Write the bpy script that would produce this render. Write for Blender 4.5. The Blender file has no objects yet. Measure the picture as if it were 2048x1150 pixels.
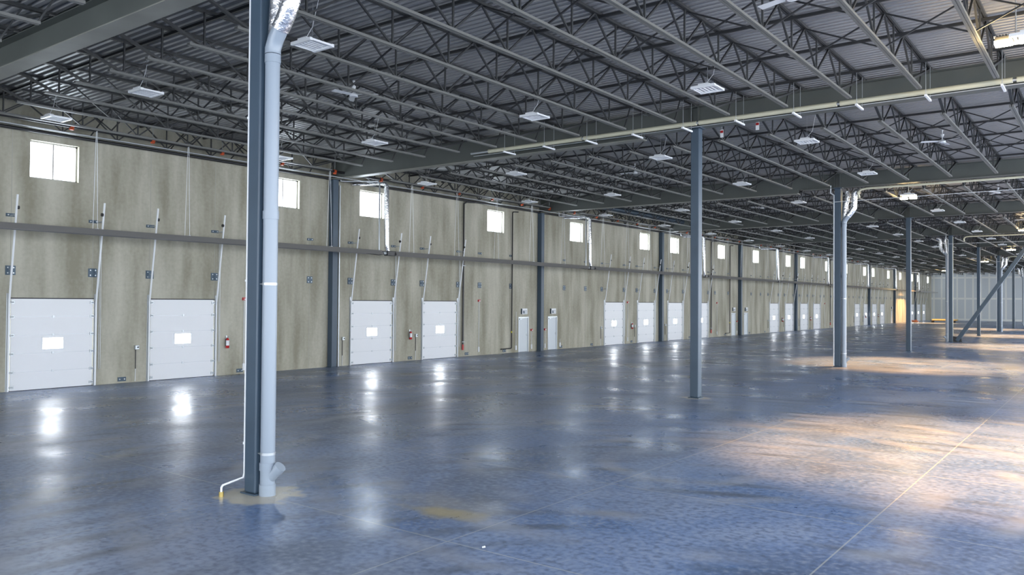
import bpy, bmesh, math, random
from mathutils import Vector, Matrix
random.seed(7)
S = bpy.context.scene
COL = S.collection
BAY = 15.24

# ---------------------------------------------------------------- camera
cam_d = bpy.data.cameras.new('camera')
cam = bpy.data.objects.new('camera', cam_d); COL.objects.link(cam); S.camera = cam
cam_d.sensor_width = 36.0; cam_d.sensor_fit = 'HORIZONTAL'
cam_d.lens = 1605.35 / 2048 * 36.0
cam_d.clip_start = 0.1; cam_d.clip_end = 600
_y, _p, _r = math.radians(37.0273), math.radians(0.9666), math.radians(0.4346)
fw = Vector((-math.sin(_y)*math.cos(_p), math.cos(_y)*math.cos(_p), math.sin(_p)))
r0 = Vector((math.cos(_y), math.sin(_y), 0)); u0 = r0.cross(fw)
rt = math.cos(_r)*r0 + math.sin(_r)*u0; up = -math.sin(_r)*r0 + math.cos(_r)*u0
M = Matrix((rt, up, -fw)).transposed().to_4x4(); M.translation = Vector((26.509, -7.127, 2.830))
cam.matrix_world = M

# ---------------------------------------------------------------- world, exposure
S.view_settings.view_transform = 'Standard'; S.view_settings.look = 'None'
S.view_settings.gamma = 1.0; S.view_settings.use_curve_mapping = False
S.view_settings.exposure = 0.80
S.cycles.max_bounces = 6; S.cycles.diffuse_bounces = 4; S.cycles.glossy_bounces = 3
S.cycles.transmission_bounces = 2; S.cycles.caustics_reflective = False; S.cycles.caustics_refractive = False
S.cycles.sample_clamp_indirect = 6.0
S.cycles.use_denoising = True
W = bpy.data.worlds.new('daylight'); S.world = W; W.use_nodes = True
bg = W.node_tree.nodes['Background']
bg.inputs[0].default_value = (0.86, 0.92, 1.0, 1); bg.inputs[1].default_value = 3.2

# ---------------------------------------------------------------- materials
def mat(name, col, rough=0.5, metal=0.0, noise=None, bump=None, emit=None, spec=None, scale_vec=None):
    m = bpy.data.materials.new(name); m.use_nodes = True
    nt = m.node_tree; b = nt.nodes['Principled BSDF']
    b.inputs['Base Color'].default_value = (*col, 1); b.inputs['Roughness'].default_value = rough
    b.inputs['Metallic'].default_value = metal
    if spec is not None: b.inputs['Specular IOR Level'].default_value = spec
    if emit:
        b.inputs['Emission Color'].default_value = (*emit[0], 1); b.inputs['Emission Strength'].default_value = emit[1]
    if noise or bump:
        tc = nt.nodes.new('ShaderNodeTexCoord'); mp = nt.nodes.new('ShaderNodeMapping')
        mp.inputs['Scale'].default_value = scale_vec or (1, 1, 1)
        nt.links.new(tc.outputs['Object'], mp.inputs['Vector'])
    if noise:
        sc, amt = noise
        n = nt.nodes.new('ShaderNodeTexNoise'); n.inputs['Scale'].default_value = sc; n.inputs['Detail'].default_value = 6
        nt.links.new(mp.outputs[0], n.inputs['Vector'])
        r = nt.nodes.new('ShaderNodeValToRGB')
        r.color_ramp.elements[0].position = 0.3; r.color_ramp.elements[1].position = 0.7
        r.color_ramp.elements[0].color = (*[c*(1-amt) for c in col], 1); r.color_ramp.elements[1].color = (*[min(1, c*(1+amt)) for c in col], 1)
        nt.links.new(n.outputs['Fac'], r.inputs[0]); nt.links.new(r.outputs[0], b.inputs['Base Color'])
    if bump:
        sc, st = bump
        n2 = nt.nodes.new('ShaderNodeTexNoise'); n2.inputs['Scale'].default_value = sc; n2.inputs['Detail'].default_value = 3
        nt.links.new(mp.outputs[0], n2.inputs['Vector'])
        bp = nt.nodes.new('ShaderNodeBump'); bp.inputs['Strength'].default_value = st; bp.inputs['Distance'].default_value = 0.02
        nt.links.new(n2.outputs['Fac'], bp.inputs['Height']); nt.links.new(bp.outputs[0], b.inputs['Normal'])
    return m

MT = dict(
    steel=mat('painted_steel', (0.050, 0.080, 0.115), 0.42, 0, noise=(1.5, 0.10)),
    joist=mat('joist_steel', (0.145, 0.148, 0.140), 0.5, 0),  # paler tone: light from below put into the bottom chord colour
    web=mat('shaded_joist_steel', (0.042, 0.044, 0.045), 0.5, 0),  # same joist steel darkened; shade on top chord and web put into the colour
    girder=mat('girder_steel', (0.105, 0.115, 0.105), 0.45, 0, noise=(0.8, 0.12)),
    flange=mat('pale_flange_steel', (0.235, 0.235, 0.205), 0.5, 0, noise=(1.2, 0.15)),  # bottom flange in a paler grey than the rest of the girder
    brg=mat('bridging_steel', (0.025, 0.026, 0.028), 0.5),
    deck=mat('galvanised_deck', (0.40, 0.40, 0.41), 0.45, 0.55),
    galv=mat('galvanised_steel', (0.50, 0.53, 0.55), 0.35, 0.6),
    white=mat('white_paint', (0.78, 0.80, 0.82), 0.4),
    door=mat('door_skin', (0.80, 0.81, 0.82), 0.35, 0),
    pvc=mat('grey_pvc', (0.29, 0.34, 0.40), 0.28),
    foil=mat('foil_wrap', (0.80, 0.81, 0.83), 0.22, 0.9, bump=(14, 0.9)),
    black=mat('black_steel', (0.02, 0.02, 0.022), 0.4),
    seal=mat('rubber_seal', (0.012, 0.012, 0.02), 0.7),
    plate=mat('embed_plate_steel', (0.05, 0.08, 0.11), 0.4, 0.3),
    red=mat('red_enamel', (0.50, 0.02, 0.02), 0.3),
    orange=mat('orange_coupling', (0.62, 0.10, 0.03), 0.45),
    cream=mat('cream_pipe_jacket', (0.62, 0.60, 0.45), 0.5),
    alu=mat('aluminium_reflector', (0.40, 0.39, 0.37), 0.28, 0.6),
    caulk=mat('joint_sealant', (0.40, 0.39, 0.33), 0.7),
    brass=mat('brass', (0.55, 0.42, 0.15), 0.3, 0.8),
    wood=mat('lumber', (0.50, 0.40, 0.18), 0.7, noise=(6, 0.25)),
    rust=mat('rusty_scrap', (0.16, 0.06, 0.03), 0.8, noise=(9, 0.4)),
    exitdoor=mat('exit_door_paint', (0.62, 0.67, 0.70), 0.4),
    yellow=mat('yellow_tag', (0.7, 0.65, 0.02), 0.5),
    blue=mat('blue_plastic', (0.02, 0.20, 0.35), 0.4),
    sky=mat('bright_daylight_glass', (0.9, 0.95, 1), 0.1, emit=((0.80, 0.90, 1.0), 8.0)),
    pane=mat('bright_door_pane', (0.9, 0.95, 1), 0.1, emit=((0.90, 0.95, 1.0), 20.0)),
    lens=mat('floodlight_lens', (1, 0.9, 0.6), 0.2, emit=((1.0, 0.72, 0.32), 150.0)),
)

def wall_mat():
    m = bpy.data.materials.new('precast_concrete'); m.use_nodes = True
    nt = m.node_tree; b = nt.nodes['Principled BSDF']; L = nt.links.new
    tc = nt.nodes.new('ShaderNodeTexCoord')
    def noise(vec, sc, det=5):
        mp = nt.nodes.new('ShaderNodeMapping'); mp.inputs['Scale'].default_value = vec
        L(tc.outputs['Object'], mp.inputs['Vector'])
        n = nt.nodes.new('ShaderNodeTexNoise'); n.inputs['Scale'].default_value = sc; n.inputs['Detail'].default_value = det
        L(mp.outputs[0], n.inputs['Vector']); return n
    a = noise((1, 1.2, 0.35), 0.9, 6); c = noise((1, 2.2, 0.25), 0.7, 4); d = noise((1, 1, 1), 9.0, 2)
    m1 = nt.nodes.new('ShaderNodeMath'); m1.operation = 'ADD'; L(a.outputs['Fac'], m1.inputs[0]); L(c.outputs['Fac'], m1.inputs[1])
    m2 = nt.nodes.new('ShaderNodeMath'); m2.operation = 'MULTIPLY_ADD'; L(d.outputs['Fac'], m2.inputs[0]); m2.inputs[1].default_value = 0.25; L(m1.outputs[0], m2.inputs[2])
    r = nt.nodes.new('ShaderNodeValToRGB'); e = r.color_ramp.elements
    e[0].position = 0.40; e[0].color = (0.285, 0.268, 0.200, 1); e[1].position = 0.62; e[1].color = (0.52, 0.50, 0.41, 1)
    m3 = nt.nodes.new('ShaderNodeMath'); m3.operation = 'MULTIPLY'; m3.inputs[1].default_value = 0.45; L(m2.outputs[0], m3.inputs[0])
    L(m3.outputs[0], r.inputs[0]); L(r.outputs[0], b.inputs['Base Color'])
    b.inputs['Roughness'].default_value = 0.8
    return m

def floor_mat():
    m = bpy.data.materials.new('burnished_concrete'); m.use_nodes = True
    nt = m.node_tree; b = nt.nodes['Principled BSDF']; L = nt.links.new
    tc = nt.nodes.new('ShaderNodeTexCoord'); P = tc.outputs['Object']
    def N(kind): return nt.nodes.new(kind)
    def math_(op, a, bb=None, c=None):
        n = N('ShaderNodeMath'); n.operation = op
        for i, v in enumerate((a, bb, c)):
            if v is None: continue
            if isinstance(v, (int, float)): n.inputs[i].default_value = v
            else: L(v, n.inputs[i])
        return n.outputs[0]
    def noise(sc, det=5, vec=(1, 1, 1), dist=0.0, rot=0.0):
        mp = N('ShaderNodeMapping'); mp.inputs['Scale'].default_value = vec; mp.inputs['Rotation'].default_value = (0, 0, rot); L(P, mp.inputs['Vector'])
        n = N('ShaderNodeTexNoise'); n.inputs['Scale'].default_value = sc; n.inputs['Detail'].default_value = det
        n.inputs['Distortion'].default_value = dist; L(mp.outputs[0], n.inputs['Vector']); return n.outputs['Fac']
    def ramp(f, stops):
        r = N('ShaderNodeValToRGB'); e = r.color_ramp.elements
        while len(e) < len(stops): e.new(0.5)
        for i, (p, c) in enumerate(stops): e[i].position = p; e[i].color = (*c, 1)
        L(f, r.inputs[0]); return r.outputs[0]
    def mix(fac, a, c, mode='MIX'):
        n = N('ShaderNodeMix'); n.data_type = 'RGBA'; n.blend_type = mode
        if isinstance(fac, (int, float)): n.inputs[0].default_value = fac
        else: L(fac, n.inputs[0])
        for i, v in ((6, a), (7, c)):
            if isinstance(v, tuple): n.inputs[i].default_value = (*v, 1)
            else: L(v, n.inputs[i])
        return n.outputs[2]
    big = noise(0.16, 6, dist=0.3); mid = noise(0.55, 9, dist=0.35); fine = noise(11.0, 7)
    swirl = noise(0.35, 8, (1.0, 0.45, 1), 1.0, 0.7)
    c = ramp(big, [(0.33, (0.060, 0.140, 0.350)), (0.55, (0.115, 0.200, 0.400)), (0.72, (0.250, 0.290, 0.400))])
    c = mix(ramp(mid, [(0.35, (0, 0, 0)), (0.75, (0.7, 0.7, 0.7))]), c, (0.25, 0.31, 0.43))
    c = mix(ramp(swirl, [(0.30, (0.75, 0.75, 0.75)), (0.52, (0, 0, 0))]), c, (0.085, 0.105, 0.145))
    c = mix(ramp(fine, [(0.34, (0.6, 0.6, 0.6)), (0.52, (0, 0, 0))]), c, (0.07, 0.095, 0.15))
    c = mix(ramp(fine, [(0.52, (0, 0, 0)), (0.68, (0.5, 0.5, 0.5))]), c, (0.30, 0.34, 0.42))
    sp = N('ShaderNodeSeparateXYZ'); L(P, sp.inputs[0])
    def arcs(cx, cy, k, th):
        dx = math_('SUBTRACT', sp.outputs[0], cx); dy = math_('SUBTRACT', sp.outputs[1], cy)
        d = math_('SQRT', math_('ADD', math_('MULTIPLY', dx, dx), math_('MULTIPLY', dy, dy)))
        d = math_('ADD', math_('MULTIPLY', d, k), math_('MULTIPLY', noise(0.5, 2), 2.2))
        mr = N('ShaderNodeMapRange'); mr.inputs[1].default_value = th-0.7; mr.inputs[2].default_value = 1.0; L(math_('SINE', d), mr.inputs[0]); w_ = mr.outputs[0]
        return math_('MULTIPLY', w_, ramp(noise(0.6, 4, (1, 1, 1), 0, 0.3), [(0.45, (0, 0, 0)), (0.68, (0.7, 0.7, 0.7))]))
    c = mix(arcs(24.5, -3.0, 9.0, 0.75), c, (0.07, 0.085, 0.11))
    c = mix(arcs(20.5, 6.0, 5.0, 0.88), c, (0.30, 0.33, 0.40))
    # ochre stain and the pale grout patches round the columns (marks of their own shape)
    sep = N('ShaderNodeSeparateXYZ'); L(P, sep.inputs[0]); X, Y = sep.outputs[0], sep.outputs[1]
    def blob(x, y, rx, ry, soft=0.35):
        dx = math_('DIVIDE', math_('SUBTRACT', X, x), rx); dy = math_('DIVIDE', math_('SUBTRACT', Y, y), ry)
        d = math_('SQRT', math_('ADD', math_('MULTIPLY', dx, dx), math_('MULTIPLY', dy, dy)))
        d = math_('ADD', d, math_('MULTIPLY', math_('SUBTRACT', noise(2.2, 4), 0.5), 1.5))
        n = N('ShaderNodeMapRange'); n.inputs[1].default_value = 1.0; n.inputs[2].default_value = 1.0 - soft; L(d, n.inputs[0]); return n.outputs[0]
    c = mix(math_('MULTIPLY', blob(19.3, 0.95, 0.75, 0.30, 0.7), 0.65), c, (0.42, 0.33, 0.10))
    c = mix(math_('MULTIPLY', blob(19.1, 1.3, 1.5, 0.7, 0.8), 0.35), c, (0.34, 0.32, 0.26))
    c = mix(math_('MULTIPLY', blob(16.62, -0.03, 0.62, 0.62, 0.25), 0.85), c, (0.52, 0.48, 0.38))
    c = mix(math_('MULTIPLY', blob(16.55, 15.20, 0.45, 0.45, 0.3), 0.8), c, (0.50, 0.46, 0.38))
    # sawn joints
    def lines(V, off, pitch, w):
        f = math_('PINGPONG', math_('SUBTRACT', V, off), pitch / 2)
        return math_('LESS_THAN', f, w)
    jx = lines(X, 16.48, 3.73, 0.010); jy = lines(Y, 0.0, 3.81, 0.012)
    j = math_('MAXIMUM', jx, jy)
    c = mix(math_('MULTIPLY', j, 0.6), c, (0.40, 0.42, 0.42))
    L(c, b.inputs['Base Color'])
    rr = N('ShaderNodeMapRange'); rr.inputs[1].default_value = 0.3; rr.inputs[2].default_value = 0.7; rr.inputs[3].default_value = 0.20; rr.inputs[4].default_value = 0.44
    L(mid, rr.inputs[0]); L(rr.outputs[0], b.inputs['Roughness'])
    b.inputs['Specular IOR Level'].default_value = 0.38
    bp = N('ShaderNodeBump'); bp.inputs['Strength'].default_value = 0.30; bp.inputs['Distance'].default_value = 0.02
    L(noise(1.3, 6), bp.inputs['Height']); L(bp.outputs[0], b.inputs['Normal'])
    return m

def drywall_mat():
    m = bpy.data.materials.new('taped_drywall'); m.use_nodes = True
    nt = m.node_tree; b = nt.nodes['Principled BSDF']; L = nt.links.new
    tc = nt.nodes.new('ShaderNodeTexCoord'); sep = nt.nodes.new('ShaderNodeSeparateXYZ'); L(tc.outputs['Object'], sep.inputs[0])
    def math_(op, a, bb=None):
        n = nt.nodes.new('ShaderNodeMath'); n.operation = op
        for i, v in enumerate((a, bb)):
            if v is None: continue
            if isinstance(v, (int, float)): n.inputs[i].default_value = v
            else: L(v, n.inputs[i])
        return n.outputs[0]
    v = math_('LESS_THAN', math_('PINGPONG', math_('SUBTRACT', sep.outputs[0], 0.4), 0.61), 0.13)
    h = math_('LESS_THAN', math_('PINGPONG', math_('SUBTRACT', sep.outputs[2], 3.85), 1.83), 0.16)
    f = math_('MAXIMUM', v, h)
    mx = nt.nodes.new('ShaderNodeMix'); mx.data_type = 'RGBA'; L(f, mx.inputs[0])
    mx.inputs[6].default_value = (0.66, 0.70, 0.71, 1); mx.inputs[7].default_value = (0.85, 0.86, 0.82, 1)
    L(mx.outputs[2], b.inputs['Base Color']); b.inputs['Roughness'].default_value = 0.8
    return m
MT['wall'] = wall_mat(); MT['floor'] = floor_mat(); MT['drywall'] = drywall_mat()

# ---------------------------------------------------------------- helpers
class MB:
    """collects shapes into one mesh"""
    def __init__(s): s.v = []; s.f = []; s.smooth = set()
    def add(s, vs, fs, smooth=False):
        o = len(s.v); s.v += [tuple(p) for p in vs]
        for f in fs:
            if smooth: s.smooth.add(len(s.f))
            s.f.append(tuple(i + o for i in f))
        return s
    def box(s, x0, x1, y0, y1, z0, z1):
        vs = [(x, y, z) for x in (x0, x1) for y in (y0, y1) for z in (z0, z1)]
        return s.add(vs, [(0, 1, 3, 2), (4, 6, 7, 5), (0, 4, 5, 1), (2, 3, 7, 6), (0, 2, 6, 4), (1, 5, 7, 3)])
    def cbox(s, cx, cy, cz, dx, dy, dz):
        return s.box(cx-dx/2, cx+dx/2, cy-dy/2, cy+dy/2, cz-dz/2, cz+dz/2)
    def beam(s, a, b, w, h, side=Vector((0, 0, 1))):
        a = Vector(a); b = Vector(b); d = (b-a).normalized()
        u = d.cross(side)
        if u.length < 1e-4: u = d.cross(Vector((1, 0, 0)))
        u.normalize(); n = u.cross(d).normalized()
        vs = []
        for p in (a, b):
            for i, j in ((-1, -1), (1, -1), (1, 1), (-1, 1)): vs.append(p + u*(w/2*i) + n*(h/2*j))
        return s.add(vs, [(3, 2, 1, 0), (4, 5, 6, 7), (0, 1, 5, 4), (1, 2, 6, 5), (2, 3, 7, 6), (3, 0, 4, 7)])
    def tube(s, pts, r, seg=12, caps=True):
        pts = [Vector(p) for p in pts]; rs = r if isinstance(r, (list, tuple)) else [r]*len(pts)
        ref = None; vs = []
        for i, p in enumerate(pts):
            t = (pts[min(i+1, len(pts)-1)] - pts[max(i-1, 0)])
            if i and i < len(pts)-1: t = (pts[i+1]-p).normalized() + (p-pts[i-1]).normalized()
            t.normalize()
            if ref is None:
                ref = t.cross(Vector((0, 0, 1)))
                if ref.length < 1e-3: ref = t.cross(Vector((1, 0, 0)))
            else: ref = ref - t*ref.dot(t)
            ref.normalize(); n2 = t.cross(ref)
            k = 1.0
            if i and i < len(pts)-1:
                ca = max(0.5, (pts[i+1]-p).normalized().dot(t)); k = 1/ca
            for j in range(seg):
                a = 2*math.pi*j/seg; vs.append(p + (ref*math.cos(a) + n2*math.sin(a)) * rs[i])
        fs = []
        for i in range(len(pts)-1):
            for j in range(seg):
                k = (j+1) % seg; fs.append((i*seg+j, i*seg+k, (i+1)*seg+k, (i+1)*seg+j))
        s.add(vs, fs, True)
        if caps:
            e0 = vs[:seg]; e1 = vs[-seg:]
            s.add(e0, [tuple(reversed(range(seg)))]); s.add(e1, [tuple(range(seg))])
        return s
    def ibeam(s, x0, x1, yc, z0, z1, w, tf, tw):
        s.box(x0, x1, yc-w/2, yc+w/2, z0, z0+tf); s.box(x0, x1, yc-w/2, yc+w/2, z1-tf, z1)
        return s.box(x0, x1, yc-tw/2, yc+tw/2, z0+tf, z1-tf)
    def mesh(s, name, m):
        me = bpy.data.meshes.new(name); me.from_pydata(s.v, [], s.f)
        if s.smooth:
            for i in s.smooth: me.polygons[i].use_smooth = True
        bm = bmesh.new(); bm.from_mesh(me); bmesh.ops.recalc_face_normals(bm, faces=bm.faces); bm.to_mesh(me); bm.free()
        for x in (m if isinstance(m, list) else [m]): me.materials.append(MT[x] if isinstance(x, str) else x)
        me.update(); return me
    def build(s, name, m, parent=None, loc=None, bevel=0.0):
        me = s.mesh(name, m)
        o = bpy.data.objects.new(name, me); COL.objects.link(o)
        if parent: o.parent = parent
        if loc: o.location = loc
        if bevel:
            b = o.modifiers.new('bevel', 'BEVEL'); b.width = bevel; b.segments = 2; b.limit_method = 'ANGLE'
        return o

def empty(name, loc=(0, 0, 0), rz=0.0):
    o = bpy.data.objects.new(name, None); COL.objects.link(o); o.location = loc; o.rotation_euler.z = rz
    o.empty_display_size = 0.1; return o
def tag(o, label, cat, group=None, kind='thing'):
    o['label'] = label; o['category'] = cat; o['kind'] = kind
    if group: o['group'] = group
    return o
def copy_tree(o, parent=None):
    c = o.copy(); COL.objects.link(c)
    if parent: c.parent = parent
    for ch in o.children: copy_tree(ch, c)
    return c
ORD = ['zeroth', 'first', 'second', 'third', 'fourth', 'fifth', 'sixth', 'seventh', 'eighth', 'ninth', 'tenth', 'eleventh', 'twelfth',
       'thirteenth', 'fourteenth', 'fifteenth', 'sixteenth', 'seventeenth', 'eighteenth', 'nineteenth', 'twentieth', 'twenty-first', 'twenty-second', 'twenty-third', 'twenty-fourth', 'twenty-fifth']
def nth(i): return ORD[i]

NB = 10                       # bays
YEND = 152.4
XR = 30.0                     # how far the roof steel runs out from the dock wall
DECK = 8.74

# ---------------------------------------------------------------- setting
f = MB(); f.add([(-0.3, -22, 0), (34, -22, 0), (34, YEND+0.3, 0), (-0.3, YEND+0.3, 0), (-0.3, -22, -0.2), (34, -22, -0.2), (34, YEND+0.3, -0.2), (-0.3, YEND+0.3, -0.2)],
                [(0, 1, 2, 3), (7, 6, 5, 4), (0, 4, 5, 1), (1, 5, 6, 2), (2, 6, 7, 3), (3, 7, 4, 0)])
o = f.build('floor', 'floor'); tag(o, 'wide blue grey burnished concrete warehouse floor with sawn joints', 'floor', kind='structure')

DOORS = [3.03, 7.39, 16.45, 20.94, 37.97, 42.47, 47.15, 51.85, 68.84, 73.32, 78.12, 82.65, 99.85, 104.4, 108.9, 113.5, 134.5, 139.4, 144.0]
DW, DH = 2.47, 2.80
WINS = [3.52, 12.20, 16.90, 25.82, 33.84, 42.78, 47.54, 56.45, 64.50, 73.55, 78.25, 87.25, 95.1, 104.2, 108.9, 118.0, 126.0, 134.8, 139.7, 148.4]
WW, WZ0, WZ1 = 1.44, 6.50, 7.66
EXITS = [(28.62, -1), (31.50, 1), (59.35, -1), (62.25, 1), (120.3, -1)]

def wall_holes(y0, y1, z0, z1, holes, xf, xb):
    mb = MB(); ys = sorted({y0, y1, *[h[0] for h in holes], *[h[1] for h in holes]}); zs = sorted({z0, z1, *[h[2] for h in holes], *[h[3] for h in holes]})
    for a, b in zip(ys, ys[1:]):
        for c, d in zip(zs, zs[1:]):
            ym, zm = (a+b)/2, (c+d)/2
            if any(h[0] < ym < h[1] and h[2] < zm < h[3] for h in holes): continue
            mb.add([(xf, a, c), (xf, b, c), (xf, b, d), (xf, a, d)], [(0, 1, 2, 3)])
            mb.add([(xb, a, c), (xb, b, c), (xb, b, d), (xb, a, d)], [(3, 2, 1, 0)])
    for h in holes:
        a, b, c, d = h
        mb.add([(xf, a, c), (xf, b, c), (xb, b, c), (xb, a, c)], [(0, 1, 2, 3)]); mb.add([(xf, a, d), (xf, b, d), (xb, b, d), (xb, a, d)], [(3, 2, 1, 0)])
        mb.add([(xf, a, c), (xf, a, d), (xb, a, d), (xb, a, c)], [(0, 1, 2, 3)]); mb.add([(xf, b, c), (xf, b, d), (xb, b, d), (xb, b, c)], [(3, 2, 1, 0)])
    mb.box(xb, xf, y0-0.001, y0, z0, z1); mb.box(xb, xf, y0, y1, z1, z1+0.001)
    return mb
holes = [(y, y+DW, 0, DH) for y in DOORS] + [(y, y+WW, WZ0, WZ1) for y in WINS] + [(y, y+0.96, 0, 1.95) for y, s in EXITS]
wl = wall_holes(-22, YEND, 0, 9.0, holes, 0.0, -0.28).build('wall_left', 'wall'); tag(wl, 'long precast concrete dock wall with loading doors and high windows', 'wall', kind='structure')
JOINTS = [3.02, 5.44, 7.36, 9.83, 14.19, 16.37, 18.95, 20.85, 23.5, 25.2, 27.9, 33.2, 35.6, 37.6, 40.5, 42.3, 45.0]
base_j = [33.2, 35.6, 37.6, 40.5, 42.3, 45.0, 47.0, 49.7, 51.7, 54.4, 55.8, 58.6]
for k in (1, 2, 3): JOINTS += [y + 30.8*k - (0 if k == 0 else 0) for y in base_j if k < 4]
JOINTS += base_j[6:]
JOINTS = sorted({round(y, 2) for y in JOINTS if y < 151})
jm = MB()
for y in JOINTS:
    z0 = DH + 0.03 if any(d-0.02 < y < d+DW+0.02 for d in DOORS) else 0.01
    if any(w-0.05 < y < w+WW+0.05 for w in WINS): jm.box(0.0, 0.004, y-0.011, y+0.011, z0, WZ0-0.05)
    elif any(w-0.05 < y < w+1.0 for w, _ in EXITS): jm.box(0.0, 0.004, y-0.011, y+0.011, 2.1, 8.2)
    else: jm.box(0.0, 0.004, y-0.011, y+0.011, z0, 8.2)
jm.build('joint_sealant', 'caulk', wl)
we = MB().box(-0.28, 36, YEND, YEND+0.15, 0, 9.0).build('wall_end', 'drywall'); tag(we, 'far partition of unpainted drywall with pale taped seams', 'wall', kind='structure')

def deck(name, y0, y1, z, label):
    mb = MB(); p = 0.19; prof = []; y = y0
    while y < y1-1e-6:
        prof += [(y, z), (y+0.08, z), (y+0.098, z+0.06), (y+0.172, z+0.06)]; y += p
    prof.append((y1, z)); n = len(prof)
    vs = [(-0.28, a, b) for a, b in prof] + [(31, a, b) for a, b in prof] + [(-0.28, y0, z+0.12), (-0.28, y1, z+0.12), (31, y0, z+0.12), (31, y1, z+0.12)]
    fs = [(i, i+1, n+i+1, n+i) for i in range(n-1)] + [(2*n, 2*n+2, 2*n+3, 2*n+1)]
    mb.add(vs, fs); o = mb.build(name, 'deck'); tag(o, label, 'ceiling', kind='structure')
deck('ceiling', 0.0, YEND+0.1, DECK, 'ribbed galvanised steel roof deck over the long hall')
deck('ceiling_lower', -22.0, 0.0, 8.36, 'lower ribbed steel roof deck on the near side of the deep girder')

o = MB().box(-0.28, 31, -0.02, 0.0, 8.30, 8.80).build('trim_1', 'girder'); tag(o, 'steel closure strip stepping between the two roof deck levels', 'trim', kind='structure')
# windows
for i, y in enumerate(WINS):
    r = empty('window_%d' % (i+1), (-0.17, y+WW/2, WZ0)); tag(r, 'high sunlit window, %s from the near end of the dock wall' % nth(i+1), 'window', 'high windows along the dock wall', 'structure')
    fr = MB(); h = WZ1-WZ0; w = WW/2
    fr.box(-0.03, 0.03, -w, -w+0.045, 0, h); fr.box(-0.03, 0.03, w-0.045, w, 0, h); fr.box(-0.03, 0.03, -w, w, 0, 0.045); fr.box(-0.03, 0.03, -w, w, h-0.045, h); fr.box(-0.03, 0.03, -0.022, 0.022, 0.045, h-0.045)
    fr.build('window_frame', 'alu', r)
    for s_ in (-1, 1):
        a, b = (-w+0.045, -0.022) if s_ < 0 else (0.022, w-0.045)
        MB().box(-0.012, 0.0, a, b, 0.045, h-0.045).build('window_pane', 'sky', r)

# ---------------------------------------------------------------- dock doors
def dock_door():
    r = empty('door_1'); w = DW
    pn = MB(); n = 5; sh = DH/n; wy0, wy1, wz0, wz1 = w/2-0.30, w/2+0.30, 1.24, 1.58
    for k in range(n):
        z0, z1 = k*sh+(0.012 if k == 0 else 0.0), (k+1)*sh
        if k == 2:
            pn.box(-0.06, 0, 0.03, wy0, z0, z1); pn.box(-0.06, 0, wy1, w-0.03, z0, z1); pn.box(-0.06, 0, wy0, wy1, z0, wz0); pn.box(-0.06, 0, wy0, wy1, wz1, z1)
        else: pn.box(-0.06, 0, 0.03, w-0.03, z0, z1)
        for q in (1, 2):
            zz = z0 + (z1-z0)*q/3
            if not (wz0 < zz < wz1 and k == 2): pn.box(0, 0.0025, 0.05, w-0.05, zz-0.006, zz+0.006)
    pn.box(-0.05, -0.01, 0.03, w-0.03, DH-0.03, DH-0.012); pn.build('door_panel', 'door', r)
    sj = MB()
    for k in range(1, n): sj.box(-0.002, 0.0015, 0.03, w-0.03, k*sh-0.004, k*sh+0.004)
    sj.build('section_joint', 'galv', r)
    MB().box(-0.06, 0.006, 0.0, w, DH-0.012, DH+0.02).build('top_seal', 'seal', r)
    MB().box(-0.06, 0.006, 0.0, w, 0.0, 0.014).build('bottom_seal', 'seal', r)
    wf = MB()
    for (a, b, c, d) in ((wy0-.03, wy0, wz0-.03, wz1+.03), (wy1, wy1+.03, wz0-.03, wz1+.03), (wy0, wy1, wz0-.03, wz0), (wy0, wy1, wz1, wz1+.03)): wf.box(-0.02, 0.012, a, b, c, d)
    wfo = wf.build('window_frame', 'white', r)
    MB().box(-0.03, -0.02, wy0, wy1, wz0, wz1).build('window_pane', 'pane', wfo)
    hd = MB()
    for k in range(1, n): hd.box(0, 0.02, w/2-0.03, w/2+0.03, k*sh-0.035, k*sh+0.035)
    hd.build('hinge', 'galv', r)
    for sg, y0 in ((-1, 0.0), (1, w)):
        yt = y0 + sg*0.045
        tr = MB(); tr.beam((0.05, yt, 0.0), (0.055, yt, DH-0.1), 0.05, 0.03, Vector((1, 0, 0))); tr.beam((0.055, yt, DH-0.1), (0.52, yt, 5.88), 0.05, 0.035, Vector((1, 0, 0)))
        tr.build('track', 'white', r)
        an = MB(); an.box(0.0, 0.012, y0+sg*0.0, y0+sg*0.10, 0, DH+0.15) if sg > 0 else an.box(0.0, 0.012, y0-0.10, y0, 0, DH+0.15)
        an.build('jamb_angle', 'galv', r)
        rl = MB()
        for k in range(n+1):
            z = min(DH-0.12, max(0.12, k*sh)); rl.tube([(0.04, y0+sg*0.01, z), (0.04, y0-sg*0.09, z)], 0.022, 8); rl.box(0.0, 0.035, min(y0-sg*0.02, y0-sg*0.12), max(y0-sg*0.02, y0-sg*0.12), z-0.045, z+0.045)
        rl.build('roller_bracket', 'galv', r)
        bp = MB()
        bp.tube([(0.46, yt-sg*0.07, 5.50), (0.46, yt-sg*0.02, 5.50)], 0.055, 14); bp.build('bumper', 'black', r)
        st = MB(); st.beam((0.0, yt, 3.66), (0.19, yt, 3.66), 0.03, 0.03); st.beam((0.0, yt, 5.28), (0.42, yt, 5.28), 0.03, 0.03); st.build('track_bracket', 'galv', r)
    ch = MB(); yy = w+0.16
    ch.tube([(0.04, yy, 0.55), (0.04, yy-0.02, 5.0)], 0.007, 6); ch.tube([(0.04, yy+0.05, 0.55), (0.05, yy+0.02, 5.0)], 0.007, 6); ch.tube([(0.04, yy, 0.55), (0.04, yy+0.025, 0.51), (0.04, yy+0.05, 0.55)], 0.007, 6)
    ch.build('pull_chain', 'galv', r)
    MB().tube([(0.10, -0.05, 5.02), (0.10, w+0.2, 5.02)], 0.022, 10).build('lift_shaft', 'black', r)
    return r
d0 = dock_door()
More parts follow.
